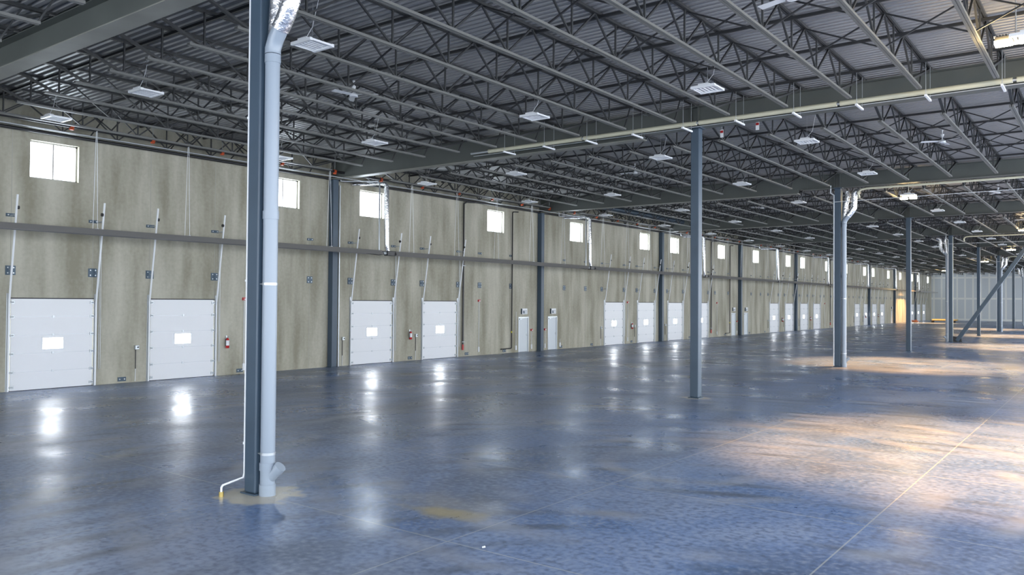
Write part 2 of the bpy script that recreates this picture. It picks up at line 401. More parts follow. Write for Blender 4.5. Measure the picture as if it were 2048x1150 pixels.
for i, y in enumerate(DOORS):
    d = d0 if i == 0 else copy_tree(d0)
    d.name = 'door_%d' % (i+1); d.location = (0.0, y, 0)
    tag(d, 'white sectional dock door, %s from the near end of the concrete wall' % nth(i+1), 'dock door', 'white sectional dock doors', 'structure')

# exit doors with signs
ED = len(DOORS)
for i, (y, sgn) in enumerate(EXITS):
    r = empty('door_%d' % (ED+1+i), (0.0, y, 0)); where = ['before the second steel wall column', 'just past the second steel wall column', 'before the fourth steel wall column', 'just past the fourth steel wall column', 'before the eighth steel wall column'][i]
    tag(r, 'pale grey steel exit door ' + where, 'exit door', 'grey exit doors', 'structure')
    fr = MB(); fr.box(-0.12, 0.02, 0, 0.05, 0, 1.95); fr.box(-0.12, 0.02, 0.91, 0.96, 0, 1.95); fr.box(-0.12, 0.02, 0.05, 0.91, 1.90, 1.95); fr.build('door_frame', 'galv', r)
    MB().box(-0.07, -0.02, 0.055, 0.905, 0.012, 1.895).build('door_leaf', 'exitdoor', r)
    MB().box(-0.02, 0.04, 0.10, 0.36, 1.80, 1.86).beam((0.03, 0.3, 1.86), (0.02, 0.55, 1.895), 0.02, 0.01).build('door_closer', 'galv', r)
    MB().tube([(-0.02, 0.82, 0.95), (0.035, 0.82, 0.95), (0.035, 0.72, 0.95)], 0.012, 8).box(-0.02, -0.01, 0.79, 0.85, 0.88, 1.02).build('door_handle', 'galv', r)
    r = empty('exit_sign', (0.0, y+0.48, 2.10)); tag(r, 'white running man exit sign over the exit door ' + where, 'exit sign', 'exit signs')
    MB().box(0.0, 0.10, -0.24, 0.24, 0, 0.32).build('sign_box', 'white', r, bevel=0.01)
    MB().box(0.0, 0.09, -0.245, -0.24, 0.01, 0.31).build('side_panel', 'plate', r)
    pg = MB()
    pg.box(0.10, 0.103, 0.03, 0.17, 0.04, 0.05); pg.box(0.10, 0.103, 0.03, 0.045, 0.04, 0.20); pg.box(0.10, 0.103, 0.155, 0.17, 0.04, 0.20); pg.box(0.10, 0.103, 0.03, 0.17, 0.19, 0.205)
    pg.box(0.10, 0.103, -0.17, -0.02, 0.04, 0.20)
    pg.build('pictogram_panel', 'plate', r)
    mn = MB(); mn.tube([(0.103, -0.07, 0.175), (0.105, -0.07, 0.175)], 0.014, 10)
    mn.beam((0.104, -0.08, 0.16), (0.104, -0.095, 0.11), 0.018, 0.003); mn.beam((0.104, -0.095, 0.11), (0.104, -0.065, 0.085), 0.012, 0.003); mn.beam((0.104, -0.065, 0.085), (0.104, -0.075, 0.05), 0.010, 0.003); mn.beam((0.104, -0.095, 0.11), (0.104, -0.125, 0.07), 0.012, 0.003); mn.beam((0.104, -0.08, 0.155), (0.104, -0.05, 0.13), 0.008, 0.003); mn.beam((0.104, -0.08, 0.155), (0.104, -0.115, 0.145), 0.008, 0.003)
    mn.build('running_figure', 'white', r)

# ---------------------------------------------------------------- weld plates
def plate_mesh(w, h, bolts):
    r = empty('weld_plate'); MB().box(0, 0.012, -w/2, w/2, -h/2, h/2).build('plate', 'plate', r)
    for (a, c) in bolts: MB().tube([(0.010, a, c), (0.032, a, c)], 0.02, 8).build('bolt', 'galv', r)
    return r
pA = plate_mesh(0.28, 0.28, [(-.08, -.08), (.08, -.08), (-.08, .08), (.08, .08)])
pB = plate_mesh(0.30, 0.10, [(-.09, 0), (.09, 0)])
pC = plate_mesh(0.28, 0.14, [(-.08, 0), (.08, 0)])
used = {'A': 0, 'B': 0, 'C': 0}
def put_plate(p, key, y, z, i):
    o = p if not used[key] else copy_tree(p); used[key] += 1; o.location = (0.004, y, z)
    row = {'A': 'square bolted weld plate above the doors', 'B': 'narrow two bolt weld plate under the windows', 'C': 'low weld plate at the wall foot'}[key]
    if i < 24: tag(o, '%s, %s from the near end' % (row, nth(i+1)), 'weld plate', row + 's')
    else: tag(o, row + ', in the far half of the wall', 'weld plate', row + ', far half')
for i, y in enumerate(JOINTS):
    yy = y
    put_plate(pA, 'A', yy, 3.64, i); put_plate(pB, 'B', yy, 5.30, i)
LOW = [6.45, 10.95, 20.1, 24.2, 27.35, 32.9, 36.4, 41.6, 50.9, 58.0, 63.6, 67.6, 81.5, 89.0, 98.0, 112.2, 124.0]
for i, y in enumerate(LOW): put_plate(pC, 'C', y, 0.13, i)

# ---------------------------------------------------------------- wall columns
for n in range(1, 10):
    y = n*BAY + 0.05
    r = empty('wall_column', (0.16, y, 0)); tag(r, 'dark steel column against the dock wall, %s from the near end' % nth(n), 'steel column', 'steel columns against the dock wall')
    c = MB(); c.box(-0.15, 0.15, -0.15, -0.13, 0.02, 7.95); c.box(-0.15, 0.15, 0.13, 0.15, 0.02, 7.95); c.box(-0.01, 0.01, -0.13, 0.13, 0.02, 7.95)
    c2 = MB(); c2.box(-0.14, 0.14, -0.14, 0.14, 0.02, 7.88); c2.build('shaft', 'steel', r, bevel=0.012)
    MB().box(-0.155, 0.2, -0.2, 0.2, 0.0, 0.02).build('base_plate', 'steel', r)
    g = MB(); g.tube([(-0.11, 0.42, 0.0), (-0.11, 0.42, 7.7)], 0.035, 10)
    o = g.build('downpipe', 'galv', None, loc=(0.16, y, 0)); tag(o, 'slim grey downpipe beside the %s steel wall column' % nth(n), 'pipe', 'slim downpipes beside the wall columns')

# ---------------------------------------------------------------- interior columns
R1X = 16.48
def column(n):
    x, y = (16.44, 0.06) if n == 0 else (R1X+0.02, n*BAY)
    r = empty('interior_column', (x, y, 0))
    desc = {0: 'tall grey steel column with a fat grey drain pipe, nearest the camera', 1: 'plain grey steel column standing alone under the long beige pipe'}.get(n, 'grey square steel column, %s along the interior row' % nth(n+1))
    tag(r, desc, 'steel column', 'interior steel columns')
    top = 7.62 if n == 0 else 8.0
    MB().box(-0.13, 0.13, -0.13, 0.13, 0.02, top).build('shaft', 'steel', r, bevel=0.02)
    MB().box(-0.17, 0.17, -0.17, 0.17, 0.0, 0.02).build('base_plate', 'steel', r)
    MB().box(-0.20, 0.20, -0.18, 0.18, top, top+0.03).build('cap_plate', 'steel', r)
    return x, y
def drain(x, y, side, who, big=True):
    """grey pvc roof drain with cleanout wye, straps and foil-wrapped branches"""
    r = empty('drain_pipe', (x, y, 0)); tag(r, 'fat light grey plastic drain pipe strapped to the %s column' % who, 'drain pipe', 'drain pipes on the interior columns')
    R = 0.105
    MB().tube([(0, 0, 0.0), (0, 0, 6.35)], R, 28).build('riser', 'pvc', r)
    MB().tube([(0, 0, 0.0), (0, 0, 0.16)], R+0.012, 28).build('lower_socket', 'pvc', r)
    MB().tube([(0, 0, 0.36), (0, 0, 0.47)], R+0.012, 28).build('wye_socket', 'pvc', r)
    d = Vector((side*0.66, side*0.25, 0.75)).normalized()
    a = Vector((0, 0, 0.20)); w = MB().tube([a, a+d*0.24], 0.075, 22); wy = w.build('cleanout_branch', 'pvc', r)
    MB().tube([a+d*0.23, a+d*0.31], 0.086, 22).build('cleanout_cap', 'pvc', wy)
    for z in (4.05, 6.33): MB().tube([(0, 0, z-0.06), (0, 0, z+0.06)], R+0.01, 28).build('coupling', 'pvc', r)
    for z in (0.60, 3.05):
        cl = MB(); cl.tube([(0, 0, z-0.018), (0, 0, z+0.018)], R+0.006, 28); cl.box(-side*0.01-0.10*side if side > 0 else 0.05, 0, -0.02, 0.02, z-0.012, z+0.012) if False else None
        cl.beam((-side*0.20, -0.06, z), (side*0.02, -0.10, z), 0.03, 0.012); cl.build('strap', 'galv', r)
    # elbow and offset up to the roof
    k = MB().tube([(0, 0, 6.40), (0, 0, 6.48), (side*0.07, 0.0, 6.62), (side*0.20, 0, 6.78)], R+0.01, 24); k.build('elbow', 'pvc', r)
    MB().tube([(side*0.17, 0, 6.74), (side*0.34, 0, 6.96), (side*0.42, 0, 7.10), (side*0.43, 0, 7.50), (side*0.45, 0, 7.72), (side*0.55, -0.02, 7.80), (side*0.70, -0.02, 7.82)], [0.13]*7, 20).build('foil_sleeve', 'foil', r)
    MB().tube([(side*0.02, 0.02, 6.50), (side*0.03, 0.04, 6.75), (side*0.05, 0.05, 7.25), (side*0.15, 0.06, 7.62), (side*0.10, 0.06, 7.86)], [0.10, 0.12, 0.12, 0.11, 0.10], 18).build('foil_branch', 'foil', r)
    return r
def conduit(pts, rr, label, name='conduit', m='white', group=None, clips=()):
    r = MB().tube(pts, rr, 10)
    for p in clips: r.tube([Vector(p)-Vector((0, 0, .015)), Vector(p)+Vector((0, 0, .015))], rr*1.8, 8)
    o = r.build(name, m); tag(o, label, 'conduit', group); return o
for n in range(0, 9):
    x, y = column(n)
    if n % 2 == 0:
        side = -1 if n in (4, 8) else 1
        who = {0: 'nearest interior'}.get(n, '%s interior' % nth(n+1))
        drain(x+side*0.245, y, side, who)
        if n == 0:
            conduit([(x-0.155, y-0.11, 7.3), (x-0.155, y-0.11, 0.28), (x-0.155, y-0.13, 0.22), (x-0.18, y-0.45, 0.16), (x-0.18, y-0.47, 0.13), (x-0.18, y-0.47, 0.02)], 0.016, 'thin white condensate line down the nearest column, kicked out at its foot', clips=[(x-0.155, y-0.11, 0.72), (x-0.155, y-0.11, 3.1), (x-0.155, y-0.11, 5.5)])
            st = MB().tube([(x-0.18, y-0.47, 0.0), (x-0.18, y-0.47, 0.07)], 0.035, 16).build('pipe_stub', 'brass'); tag(st, 'short brass floor stub under the thin white pipe end', 'pipe stub')
        else:
            conduit([(x-0.16, y-0.10, 0.05), (x-0.16, y-0.10, 7.55), (x-0.16, y-0.10, 7.7), (x-0.3, y-0.10, 7.8), (x-0.3, y-0.10, 8.15)], 0.03, 'white pipe up the wall-side of the %s interior column' % nth(n+1), group='white pipes up the interior columns')
            conduit([(x+0.16, y+0.03, 0.05), (x+0.16, y+0.03, 7.9)], 0.014, 'thin conduit up the far-side edge of the %s interior column' % nth(n+1), group='thin conduits up the interior columns', m='cream')

# brace at the fifth column
y4 = 4*BAY
r = empty('diagonal_brace', (16.9, y4, 0.1)); tag(r, 'heavy diagonal steel brace rising from the foot of the fifth interior column', 'steel brace')
bm_ = MB().beam((0.0, 0, 0.0), (4.75, 0, 7.4), 0.26, 0.26, Vector((0, 1, 0))); bm_.build('brace_tube', 'steel', r, bevel=0.015)
MB().add([(-0.26, -0.012, -0.08), (0.35, -0.012, -0.08), (0.30, -0.012, 0.2), (-0.26, -0.012, 0.35), (-0.26, 0.012, -0.08), (0.35, 0.012, -0.08), (0.30, 0.012, 0.2), (-0.26, 0.012, 0.35)], [(0, 1, 2, 3), (7, 6, 5, 4), (0, 4, 5, 1), (1, 5, 6, 2), (2, 6, 7, 3), (3, 7, 4, 0)]).build('gusset_plate', 'black', r)

# ---------------------------------------------------------------- girders
def stiff(mb, xs, yc, z0, z1, w):
    for x in xs: mb.box(x-0.008, x+0.008, yc-w/2+0.01, yc+w/2-0.01, z0, z1)
for n in range(0, 10):
    y = n*BAY
    r = empty('roof_girder', (0, y, 0))
    tag(r, 'deep steel roof girder reaching out from the dock wall, %s from the camera' % nth(n+1), 'roof girder', 'roof girders')
    if n == 0:
        MB().ibeam(0.05, XR, 0, 7.685, 8.24, 0.38, 0.015, 0.02).build('beam', 'girder', r)
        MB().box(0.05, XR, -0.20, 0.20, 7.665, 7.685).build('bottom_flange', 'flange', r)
        sb = MB()
        for k in range(19):
            x = 0.3+1.6*k; sb.box(x-0.07, x+0.07, 0.02, 0.16, 8.24, 8.67)
        sb.build('joist_stub', 'girder', r)
    else:
        z0 = 7.88
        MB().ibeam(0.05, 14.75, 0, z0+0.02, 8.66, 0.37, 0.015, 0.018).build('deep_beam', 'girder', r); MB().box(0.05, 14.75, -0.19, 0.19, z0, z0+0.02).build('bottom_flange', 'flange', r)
        MB().ibeam(14.95, XR, 0, 8.02, 8.66, 0.34, 0.028, 0.018).build('shallow_beam', 'girder', r)
        sp = MB(); sp.box(14.55, 15.15, -0.028, -0.010, 8.08, 8.6); sp.box(14.55, 15.15, 0.010, 0.028, 8.08, 8.6); sp.build('splice_plate', 'girder', r)
        st_ = MB(); stiff(st_, [R1X-0.12, R1X+0.12], 0, 8.05, 8.63, 0.34); st_.build('stiffener', 'girder', r)

# ---------------------------------------------------------------- joists
KX = [0.45, 1.75, 3.50, 5.14, 6.76, 8.38, 10.0, 11.62, 13.24, 14.86, 16.48] + [16.48+1.575*k for k in range(1, 9)]
ZB, ZT = 7.93, 8.68
NODES = [2.1, 4.25, 5.95, 7.65, 9.35, 11.05, 12.9]
def joist(dy0=0.0, dz=0.0, yend=13.8):
    r = empty('roof_joist'); z0, z1 = ZB+dz, ZT+dz
    tc = MB(); tc.box(-0.055, -0.012, 0.0, BAY, z1, z1+0.055); tc.box(0.012, 0.055, 0.0, BAY, z1, z1+0.055); tc.box(-0.012, 0.012, 0.02, BAY-0.02, z1+0.045, z1+0.053)
    tc.build('top_chord', 'web', r)
    bc = MB(); bc.box(-0.055, -0.010, 1.75, yend, z0, z0+0.05); bc.box(0.010, 0.055, 1.75, yend, z0, z0+0.05); bc.box(-0.010, 0.010, 1.8, yend-0.05, z0+0.012, z0+0.02)
    bc.build('bottom_chord', 'joist', r)
    MB().beam((0, 0.2, z1+0.0), (0, 2.1, z0+0.04), 0.07, 0.05).build('end_diagonal', 'web', r)
    MB().beam((0, BAY-0.2, z1+0.0), (0, 12.9, z0+0.04), 0.07, 0.05).build('end_diagonal', 'web', r)
    wb = MB()
    for i, y in enumerate(NODES):
        wb.beam((0, y, z0+0.03), (0, y, z1+0.02), 0.035, 0.035)
        if i > 0: wb.beam((0, y, z0+0.03), (0, y-(NODES[i]-NODES[i-1])/2, z1+0.01), 0.04, 0.035)
        if i < len(NODES)-1: wb.beam((0, y, z0+0.03), (0, y+(NODES[i+1]-NODES[i])/2, z1+0.01), 0.04, 0.035)
    wb.beam((0, NODES[-1], z0+0.03), (0, yend-0.02, z0+0.03), 0.015, 0.015); wb.beam((0, yend-0.03, z0+0.03), (0, yend+0.35, z1), 0.03, 0.03)
    wb.build('web_lattice', 'web', r)
    sh = MB(); sh.box(-0.07, 0.07, 0.0, 0.22, z1-0.02, z1+0.0); sh.box(-0.07, 0.07, BAY-0.22, BAY, z1-0.02, z1); sh.build('bearing_seat', 'joist', r)
    return r
j0 = joist(); first = True
jl = joist(dz=-0.38, yend=14.2)
for b in range(-1, NB):
    xs = KX if b < 9 else KX
    for k, x in enumerate(xs):
        if b == -1:
            if not (4.0 < x < 16): continue
            o = jl if k == 3 else copy_tree(jl)
        else:
            o = j0 if first else copy_tree(j0); first = False
        o.location = (x, b*BAY, 0)
        bay = 'before the first girder' if b == -1 else 'between girders %s and %s' % (nth(b+1), nth(b+2)) if b < 9 else 'between the last girder and drywall'
        if b < 4: tag(o, 'open-web steel roof joist, %s out from dock wall, %s' % (nth(k+1), bay), 'roof joist', 'roof joists ' + bay)
        else: tag(o, 'small distant open-web roof joist ' + bay, 'roof joist', 'distant roof joists ' + bay)

# bridging rows
for b in range(0, NB):
    bay = 'beyond the %s girder' % nth(b+1)
    for q, yr in enumerate((2.35, 4.65, 6.95, 9.30, 11.65, 14.0)):
        o = MB().box(0.02, XR-0.6, -0.03, 0.03, ZT-0.062, ZT-0.003).build('bridging_angle', 'brg', None, loc=(0, b*BAY+yr, 0))
        tag(o, 'straight dark bridging bar under the deck, %s %s' % (nth(q+1), bay), 'bridging bar', 'bridging bars ' + bay)
    for q, yr in enumerate((5.10, 7.80, 10.15)):
        x_ = MB()
        for a, c in zip(KX, KX[1:]):
            x_.beam((a, 0, ZB+0.05), (c, 0, ZT), 0.03, 0.03); x_.beam((a, 0.035, ZT), (c, 0.035, ZB+0.05), 0.03, 0.03)
            x_.tube([((a+c)/2, -0.03, (ZB+ZT)/2+0.02), ((a+c)/2, 0.06, (ZB+ZT)/2+0.02)], 0.02, 6)
        o = x_.build('cross_bridging', 'brg', None, loc=(0, b*BAY+yr, 0)); tag(o, 'row of crossed bridging rods between joists, %s %s' % (nth(q+1), bay), 'cross bridging', 'cross bridging rows ' + bay)

# ---------------------------------------------------------------- high-bay fittings
def fixture():
    r = empty('high_bay_light')
    hs = MB(); hs.box(-0.30, 0.30, -0.30, -0.24, 0.0, 0.06); hs.box(-0.30, 0.30, 0.24, 0.30, 0.0, 0.06); hs.box(-0.30, -0.27, -0.24, 0.24, 0.01, 0.05); hs.box(0.27, 0.30, -0.24, 0.24, 0.01, 0.05)
    hs.build('housing', 'white', r)
    for k in range(6):
        x = -0.225+0.09*k
        MB().add([(x-0.027, -0.24, 0.04), (x+0.027, -0.24, 0.04), (x+0.018, -0.24, 0.062), (x-0.018, -0.24, 0.062), (x-0.027, 0.24, 0.04), (x+0.027, 0.24, 0.04), (x+0.018, 0.24, 0.062), (x-0.018, 0.24, 0.062)],
                 [(0, 1, 2, 3), (7, 6, 5, 4), (0, 4, 5, 1), (1, 5, 6, 2), (2, 6, 7, 3), (3, 7, 4, 0)]).build('reflector_strip', 'white', r)
        MB().tube([(x, -0.24, 0.03), (x, 0.24, 0.03)], 0.010, 6).build('tube', 'white', r)
    MB().box(-0.13, 0.13, -0.27, -0.12, 0.05, 0.11).build('driver_box', 'white', r, bevel=0.01)
    cb = MB(); zt = ZT+0.04-7.86
    cb.tube([(-0.12, 0, 0.06), (0.0, 0, 0.22), (0.12, 0, 0.06)], 0.004, 5); cb.tube([(0, 0, 0.22), (0, 0, zt)], 0.005, 5)
    cb.build('hanger_wire', 'galv', r)
    MB().tube([(0.05, -0.2, 0.1), (0.22, -0.18, 0.30), (0.30, -0.1, zt)], 0.006, 5).build('power_cord', 'white', r)
    return r
f0 = fixture(); first = True
FX = [2.62, 7.45, 13.76, 18.78, 25.2]
rows = [3.13+7.62*i for i in range(0, 19)]
for i, y in enumerate(rows):
    for k, x in enumerate(FX):
        o = f0 if first else copy_tree(f0); first = False
        o.location = (x, y, 7.86)
        if i < 10: tag(o, 'hanging white slatted ceiling light, %s from dock wall, %s row from camera' % (nth(k+1), nth(i+1)), 'ceiling light', 'high-bay lights, unlit')
        else: tag(o, 'tiny distant white hanging ceiling light, %s from the dock wall' % nth(k+1), 'ceiling light', 'distant ceiling lights, line %s from dock wall' % nth(k+1))

def fan():
    r = empty('ceiling_fan')
    MB().tube([(0, 0, 0.0), (0, 0, 0.30)], 0.016, 10).build('downrod', 'white', r)
    MB().tube([(0, 0, 0.10), (0, 0, 0.13), (0, 0, 0.19)], [0.03, 0.05, 0.06], 16).build('canopy', 'white', r)
    MB().tube([(0, 0, -0.10), (0, 0, -0.09), (0, 0, -0.02), (0, 0, 0.02)], [0.08, 0.115, 0.10, 0.04], 20).build('motor', 'white', r)
    for k in range(3):
        a = math.radians(25+120*k); d = Vector((math.cos(a), math.sin(a), 0)); n = Vector((-d.y, d.x, 0))
        pts = []
        for t in (0.09, 0.25, 0.5, 0.66):
            hw = 0.045+0.03*min(1, t/0.4); zz = -0.04-0.03*(t > 0.3)*(t-0.3)
            pts += [d*t+n*hw+Vector((0, 0, zz+0.012)), d*t-n*hw+Vector((0, 0, zz-0.012)), d*t-n*hw+Vector((0, 0, zz-0.02)), d*t+n*hw+Vector((0, 0, zz+0.004))]
        fs = []
        for i in range(3):
            for j in range(4): fs.append((4*i+j, 4*i+(j+1) % 4, 4*i+4+(j+1) % 4, 4*i+4+j))
        fs += [(0, 1, 2, 3), (15, 14, 13, 12)]
        MB().add(pts, fs).build('blade', 'white', r)
    MB().tube([(0, 0, 0.3), (0, 0, 0.33)], 0.035, 12).build('hook_plate', 'white', r)
    return r
fn0 = fan(); first = True
FANS = [(10.3, 7.3), (21.9, 7.2), (10.3, 22.9), (21.85, 22.9), (10.3, 38.1), (21.9, 38.1), (10.3, 53.3), (21.9, 53.3), (10.3, 68.6), (10.3, 83.8)]
for i, (x, y) in enumerate(FANS):
    o = fn0 if first else copy_tree(fn0); first = False
    o.location = (x, y, 8.33); o.rotation_euler.z = 0.35*i
    tag(o, 'white three-blade ceiling fan %s, in the %s bay from the camera' % ('nearer the dock wall' if x < 15 else 'farther from the dock wall', nth(int(y//BAY)+1)), 'ceiling fan', 'ceiling fans')

# ---------------------------------------------------------------- floodlights (temporary, lit)
def flood(x, y, i, z=7.93, power=8200, size=80, label='', spotdir=None):
    r = empty('floodlight', (x, y, z)); tag(r, label, 'floodlight', 'lit warm floodlights under the roof')
    MB().tube([(0, 0, 0.0), (0, 0, DECK+0.01-z)], 0.012, 8).box(-0.36, 0.36, -0.02, 0.02, -0.01, 0.03).build('hanger_bar', 'galv', r)
    for s_ in (-1, 1):
        h = MB(); h.box(s_*0.2-0.13, s_*0.2+0.13, -0.11, 0.11, -0.10, -0.02)
        for q in range(5): h.box(s_*0.2-0.11+0.05*q, s_*0.2-0.095+0.05*q, -0.09, 0.09, -0.02, 0.02)
        ho = h.build('lamp_head', 'black', r)
        MB().box(s_*0.2-0.14, s_*0.2+0.14, -0.15, 0.12, -0.165, -0.102).build('lamp_lens', 'lens', ho)
    ld = bpy.data.lights.new('flood_lamp', 'SPOT'); ld.energy = power; ld.color = (1.0, 0.52, 0.20); ld.spot_size = math.radians(size); ld.spot_blend = 0.5; ld.shadow_soft_size = 0.18
    lo = bpy.data.objects.new('flood_lamp', ld); COL.objects.link(lo); lo.parent = r; lo.location = (0, 0, -0.22)
    if spotdir:
        lo.rotation_euler = Vector(spotdir).to_track_quat('-Z', 'Y').to_euler()
    return r
flood(25.0, 10.6, 0, label='twin lit floodlight above the nearest warm pool on the floor')
flood(18.7, 34.1, 1, label='twin lit floodlight past the third interior column')
flood(21.6, 56.0, 2, label='twin lit floodlight in the fourth bay, above a far warm pool')
flood(18.84, 78.0, 3, label='twin lit floodlight seen beside the top of the diagonal brace')
flood(14.3, 99.8, 4, label='twin lit floodlight glowing orange between the far columns')
flood(6.0, 127.0, 5, label='twin lit floodlight warming the far stretch of dock wall', size=84, spotdir=(-0.42, 0, -1))

# ---------------------------------------------------------------- tube heaters along the wall
HX, HZ = 1.5, 4.86
SEG = [(-10, 16.7), (17.5, 33.3), (34.1, 49.8), (50.7, 66.4), (67.2, 82.6), (83.4, 100.0), (100.9, 115.8), (116.7, 132.3), (133.2, 148.6)]
for i, (a, b) in enumerate(SEG):
    r = empty('tube_heater', (HX, a, HZ)); L_ = b-a
    tag(r, 'long shiny radiant tube heater hung along the dock wall, %s from near end' % nth(i+1), 'tube heater', 'tube heaters along the dock wall')
    hd = MB(); pr = [(-0.20, -0.10), (-0.194, -0.103), (-0.12, 0.07), (0.12, 0.07), (0.194, -0.103), (0.20, -0.10), (0.125, 0.078), (-0.125, 0.078)]
    vs = [(p[0], 0.0, p[1]) for p in pr] + [(p[0], L_, p[1]) for p in pr]
    fs = [(k, (k+1) % 8, 8+(k+1) % 8, 8+k) for k in range(8)] + [(0, 7, 6, 5, 4, 3, 2, 1), (8, 9, 10, 11, 12, 13, 14, 15)]
    hd.add(vs, fs); hd.build('reflector_hood', 'alu', r)
    MB().tube([(0, 0.05, -0.02), (0, L_-0.05, -0.02)], 0.05, 16).build('radiant_tube', 'black', r)
    MB().box(-0.12, 0.12, -0.46, 0.02, -0.13, 0.08).build('burner_box', 'black', r, bevel=0.02) if i else None
    if i:
        MB().tube([(0.0, -0.62, -0.03), (0.0, -0.42, -0.02)], 0.065, 14).build('air_inlet', 'galv', r)
        MB().tube([(0.02, -1.6, -0.08), (0.02, -0.9, -0.12), (0.02, -0.42, -0.05)], 0.018, 8).build('gas_hose', 'black', r)
    y = 1.1 if i else 2.59
    while y < L_-0.3:
        hg = MB().box(-0.2, 0.2, y-0.012, y+0.012, 0.076, 0.09)
        for s_ in (-1, 1): hg.tube([(s_*0.15, y, 0.08), (s_*0.03, y, ZB+0.02-HZ)], 0.008, 5)
        hg.build('hanger_chain', 'white', r)
        y += 3.05
    if i < 8:
        # foil-wrapped combustion air drop and thin flue drop at the junction
        q = empty('foil_duct', (HX, b, 0)); tag(q, 'silver foil wrapped duct dropping to the %s heater joint from the near end' % nth(i+1), 'duct', 'foil wrapped drops')
        zt = 7.82
        MB().tube([(0.0, 0.78, HZ-0.03), (0.02, 0.55, HZ-0.05), (0.0, 0.42, HZ+0.10), (0.0, 0.38, HZ+0.4), (0.0, 0.36, 6.3), (0.0, 0.34, zt-0.12), (-0.05, 0.30, zt), (-0.25, 0.2, zt+0.02), (-1.35, -0.35, zt-0.02)], [0.06, 0.07, 0.10, 0.108, 0.108, 0.108, 0.095, 0.06, 0.055], 16).build('foil_sleeve', 'foil', q)
        q = empty('flue_pipe', (HX, b, 0)); tag(q, 'thin white flue pipe beside the foil duct at the %s heater joint' % nth(i+1), 'flue pipe', 'thin flue pipes')
        MB().tube([(0.0, -0.06, HZ), (0.0, -0.06, zt-0.05), (-0.08, -0.08, zt+0.06), (-1.0, -1.0, zt+0.02), (-1.15, -1.2, zt+0.02), (-1.15, -1.25, zt+0.25)], 0.034, 12).build('pipe_run', 'galv', q)
        MB().tube([(0, -0.06, HZ-0.04), (0, -0.06, HZ+0.08)], 0.05, 12).build('tee_fitting', 'red', q)

# ---------------------------------------------------------------- sprinkler mains and duct at the wall head
def longpipe(x, z, rr, m, label, name='sprinkler_main', seg=12):
    o = MB().tube([(x, -14, z), (x, YEND-0.5, z)], rr, seg).build(name, m); tag(o, label, 'pipe'); return o
longpipe(0.85, 8.10, 0.055, 'black', 'thick dark sprinkler main running just under the joists at the wall head')
longpipe(1.0, 7.86, 0.018, 'galv', 'thin bright conduit line running below the dark sprinkler main', name='conduit_run', seg=8)
o = longpipe(0.2, 7.90, 0.05, 'black', 'dark pipe fixed tight along the head of the concrete wall', name='dark_pipe')
dd = MB().tube([(2.6, 31.5, 8.36), (2.6, 44, 8.36)], 0.17, 20).build('round_duct', 'plate'); tag(dd, 'round dark blue duct between the joists close to the wall', 'duct')
def coupling():
    r = empty('pipe_hanger'); MB().tube([(0, -0.05, 0), (0, 0.05, 0)], 0.078, 14).build('clamp', 'orange', r)
    MB().tube([(0, 0, 0.07), (0, 0, 0.62)], 0.010, 6).build('rod', 'galv', r)
    MB().box(-0.05, 0.05, -0.05, 0.05, -0.11, -0.07).build('outlet', 'orange', r); return r
c0 = coupling(); i = 0; y = 4.34
while y < 100:
    o = c0 if i == 0 else copy_tree(c0); o.location = (0.85, y, 8.10); i += 1
    if i < 24: tag(o, 'orange pipe coupling on the dark sprinkler main, %s from the near end' % nth(i), 'pipe coupling', 'orange couplings')
    else: tag(o, 'tiny distant orange coupling on the dark sprinkler main', 'pipe coupling', 'distant orange couplings')
    y += 2.6

# beige insulated pipe on struts along the second girder
PY, PZ = 14.55, 8.02
r = empty('insulated_pipe', (8.3, PY, PZ)); tag(r, 'long beige insulated pipe hung in front of the second girder', 'pipe')
x = 0.75; MB().tube([(0, 0, 0), (0.8, 0, 0)], 0.035, 12).build('bare_end', 'galv', r)
for a, b in ((0.8, 4.6), (4.68, 8.5), (8.58, 12.4), (12.48, 16.3), (16.38, 21.0)): MB().tube([(a, 0, 0), (b, 0, 0)], 0.066, 16).build('jacket', 'cream', r)
MB().tube([(0.7, 0, 0), (21, 0, 0)], 0.034, 10).build('core_pipe', 'galv', r)
o = MB().tube([(8.45, PY-0.04, PZ-0.115), (29.3, PY-0.04, PZ-0.115)], 0.014, 8).build('conduit_run', 'galv'); tag(o, 'thin steel conduit tucked below the long beige pipe', 'conduit')
for i, x in enumerate([k for k in KX if 8.5 < k < 29]):
    r = empty('strut_hanger', (x+0.07, PY, PZ-0.15)); tag(r, 'short strut on two rods under the beige pipe, %s from its wall end' % nth(i+1), 'strut hanger', 'strut hangers')
    MB().box(-0.025, 0.025, -0.42, 0.25, -0.045, 0.0).build('strut', 'white', r)
    for s_ in (-0.36, 0.2): MB().tube([(0, s_, -0.05), (0, s_, 0.80)], 0.007, 6).build('threaded_rod', 'galv', r)

# foil and copper runs leaving the third and fifth columns
for n in (2, 4, 6):
    y = n*BAY-0.35
    o = MB().tube([(17.4, y+0.3, 7.55), (17.42, y, 7.72), (17.55, y, 7.84), (17.8, y, 7.87), (29, y, 7.87)], 0.05, 12).build('refrigerant_pipe', 'cream'); tag(o, 'warm-lit insulated line leaving the top of the %s interior column' % nth(n+1), 'pipe', 'insulated lines from column tops')
    o = MB().tube([(16.4, y-0.03, 7.36), (29, y-0.03, 7.42)], 0.012, 8).build('steel_cable', 'white'); tag(o, 'thin white cable strung across the hall at the %s interior column' % nth(n+1), 'cable', 'thin white cables')

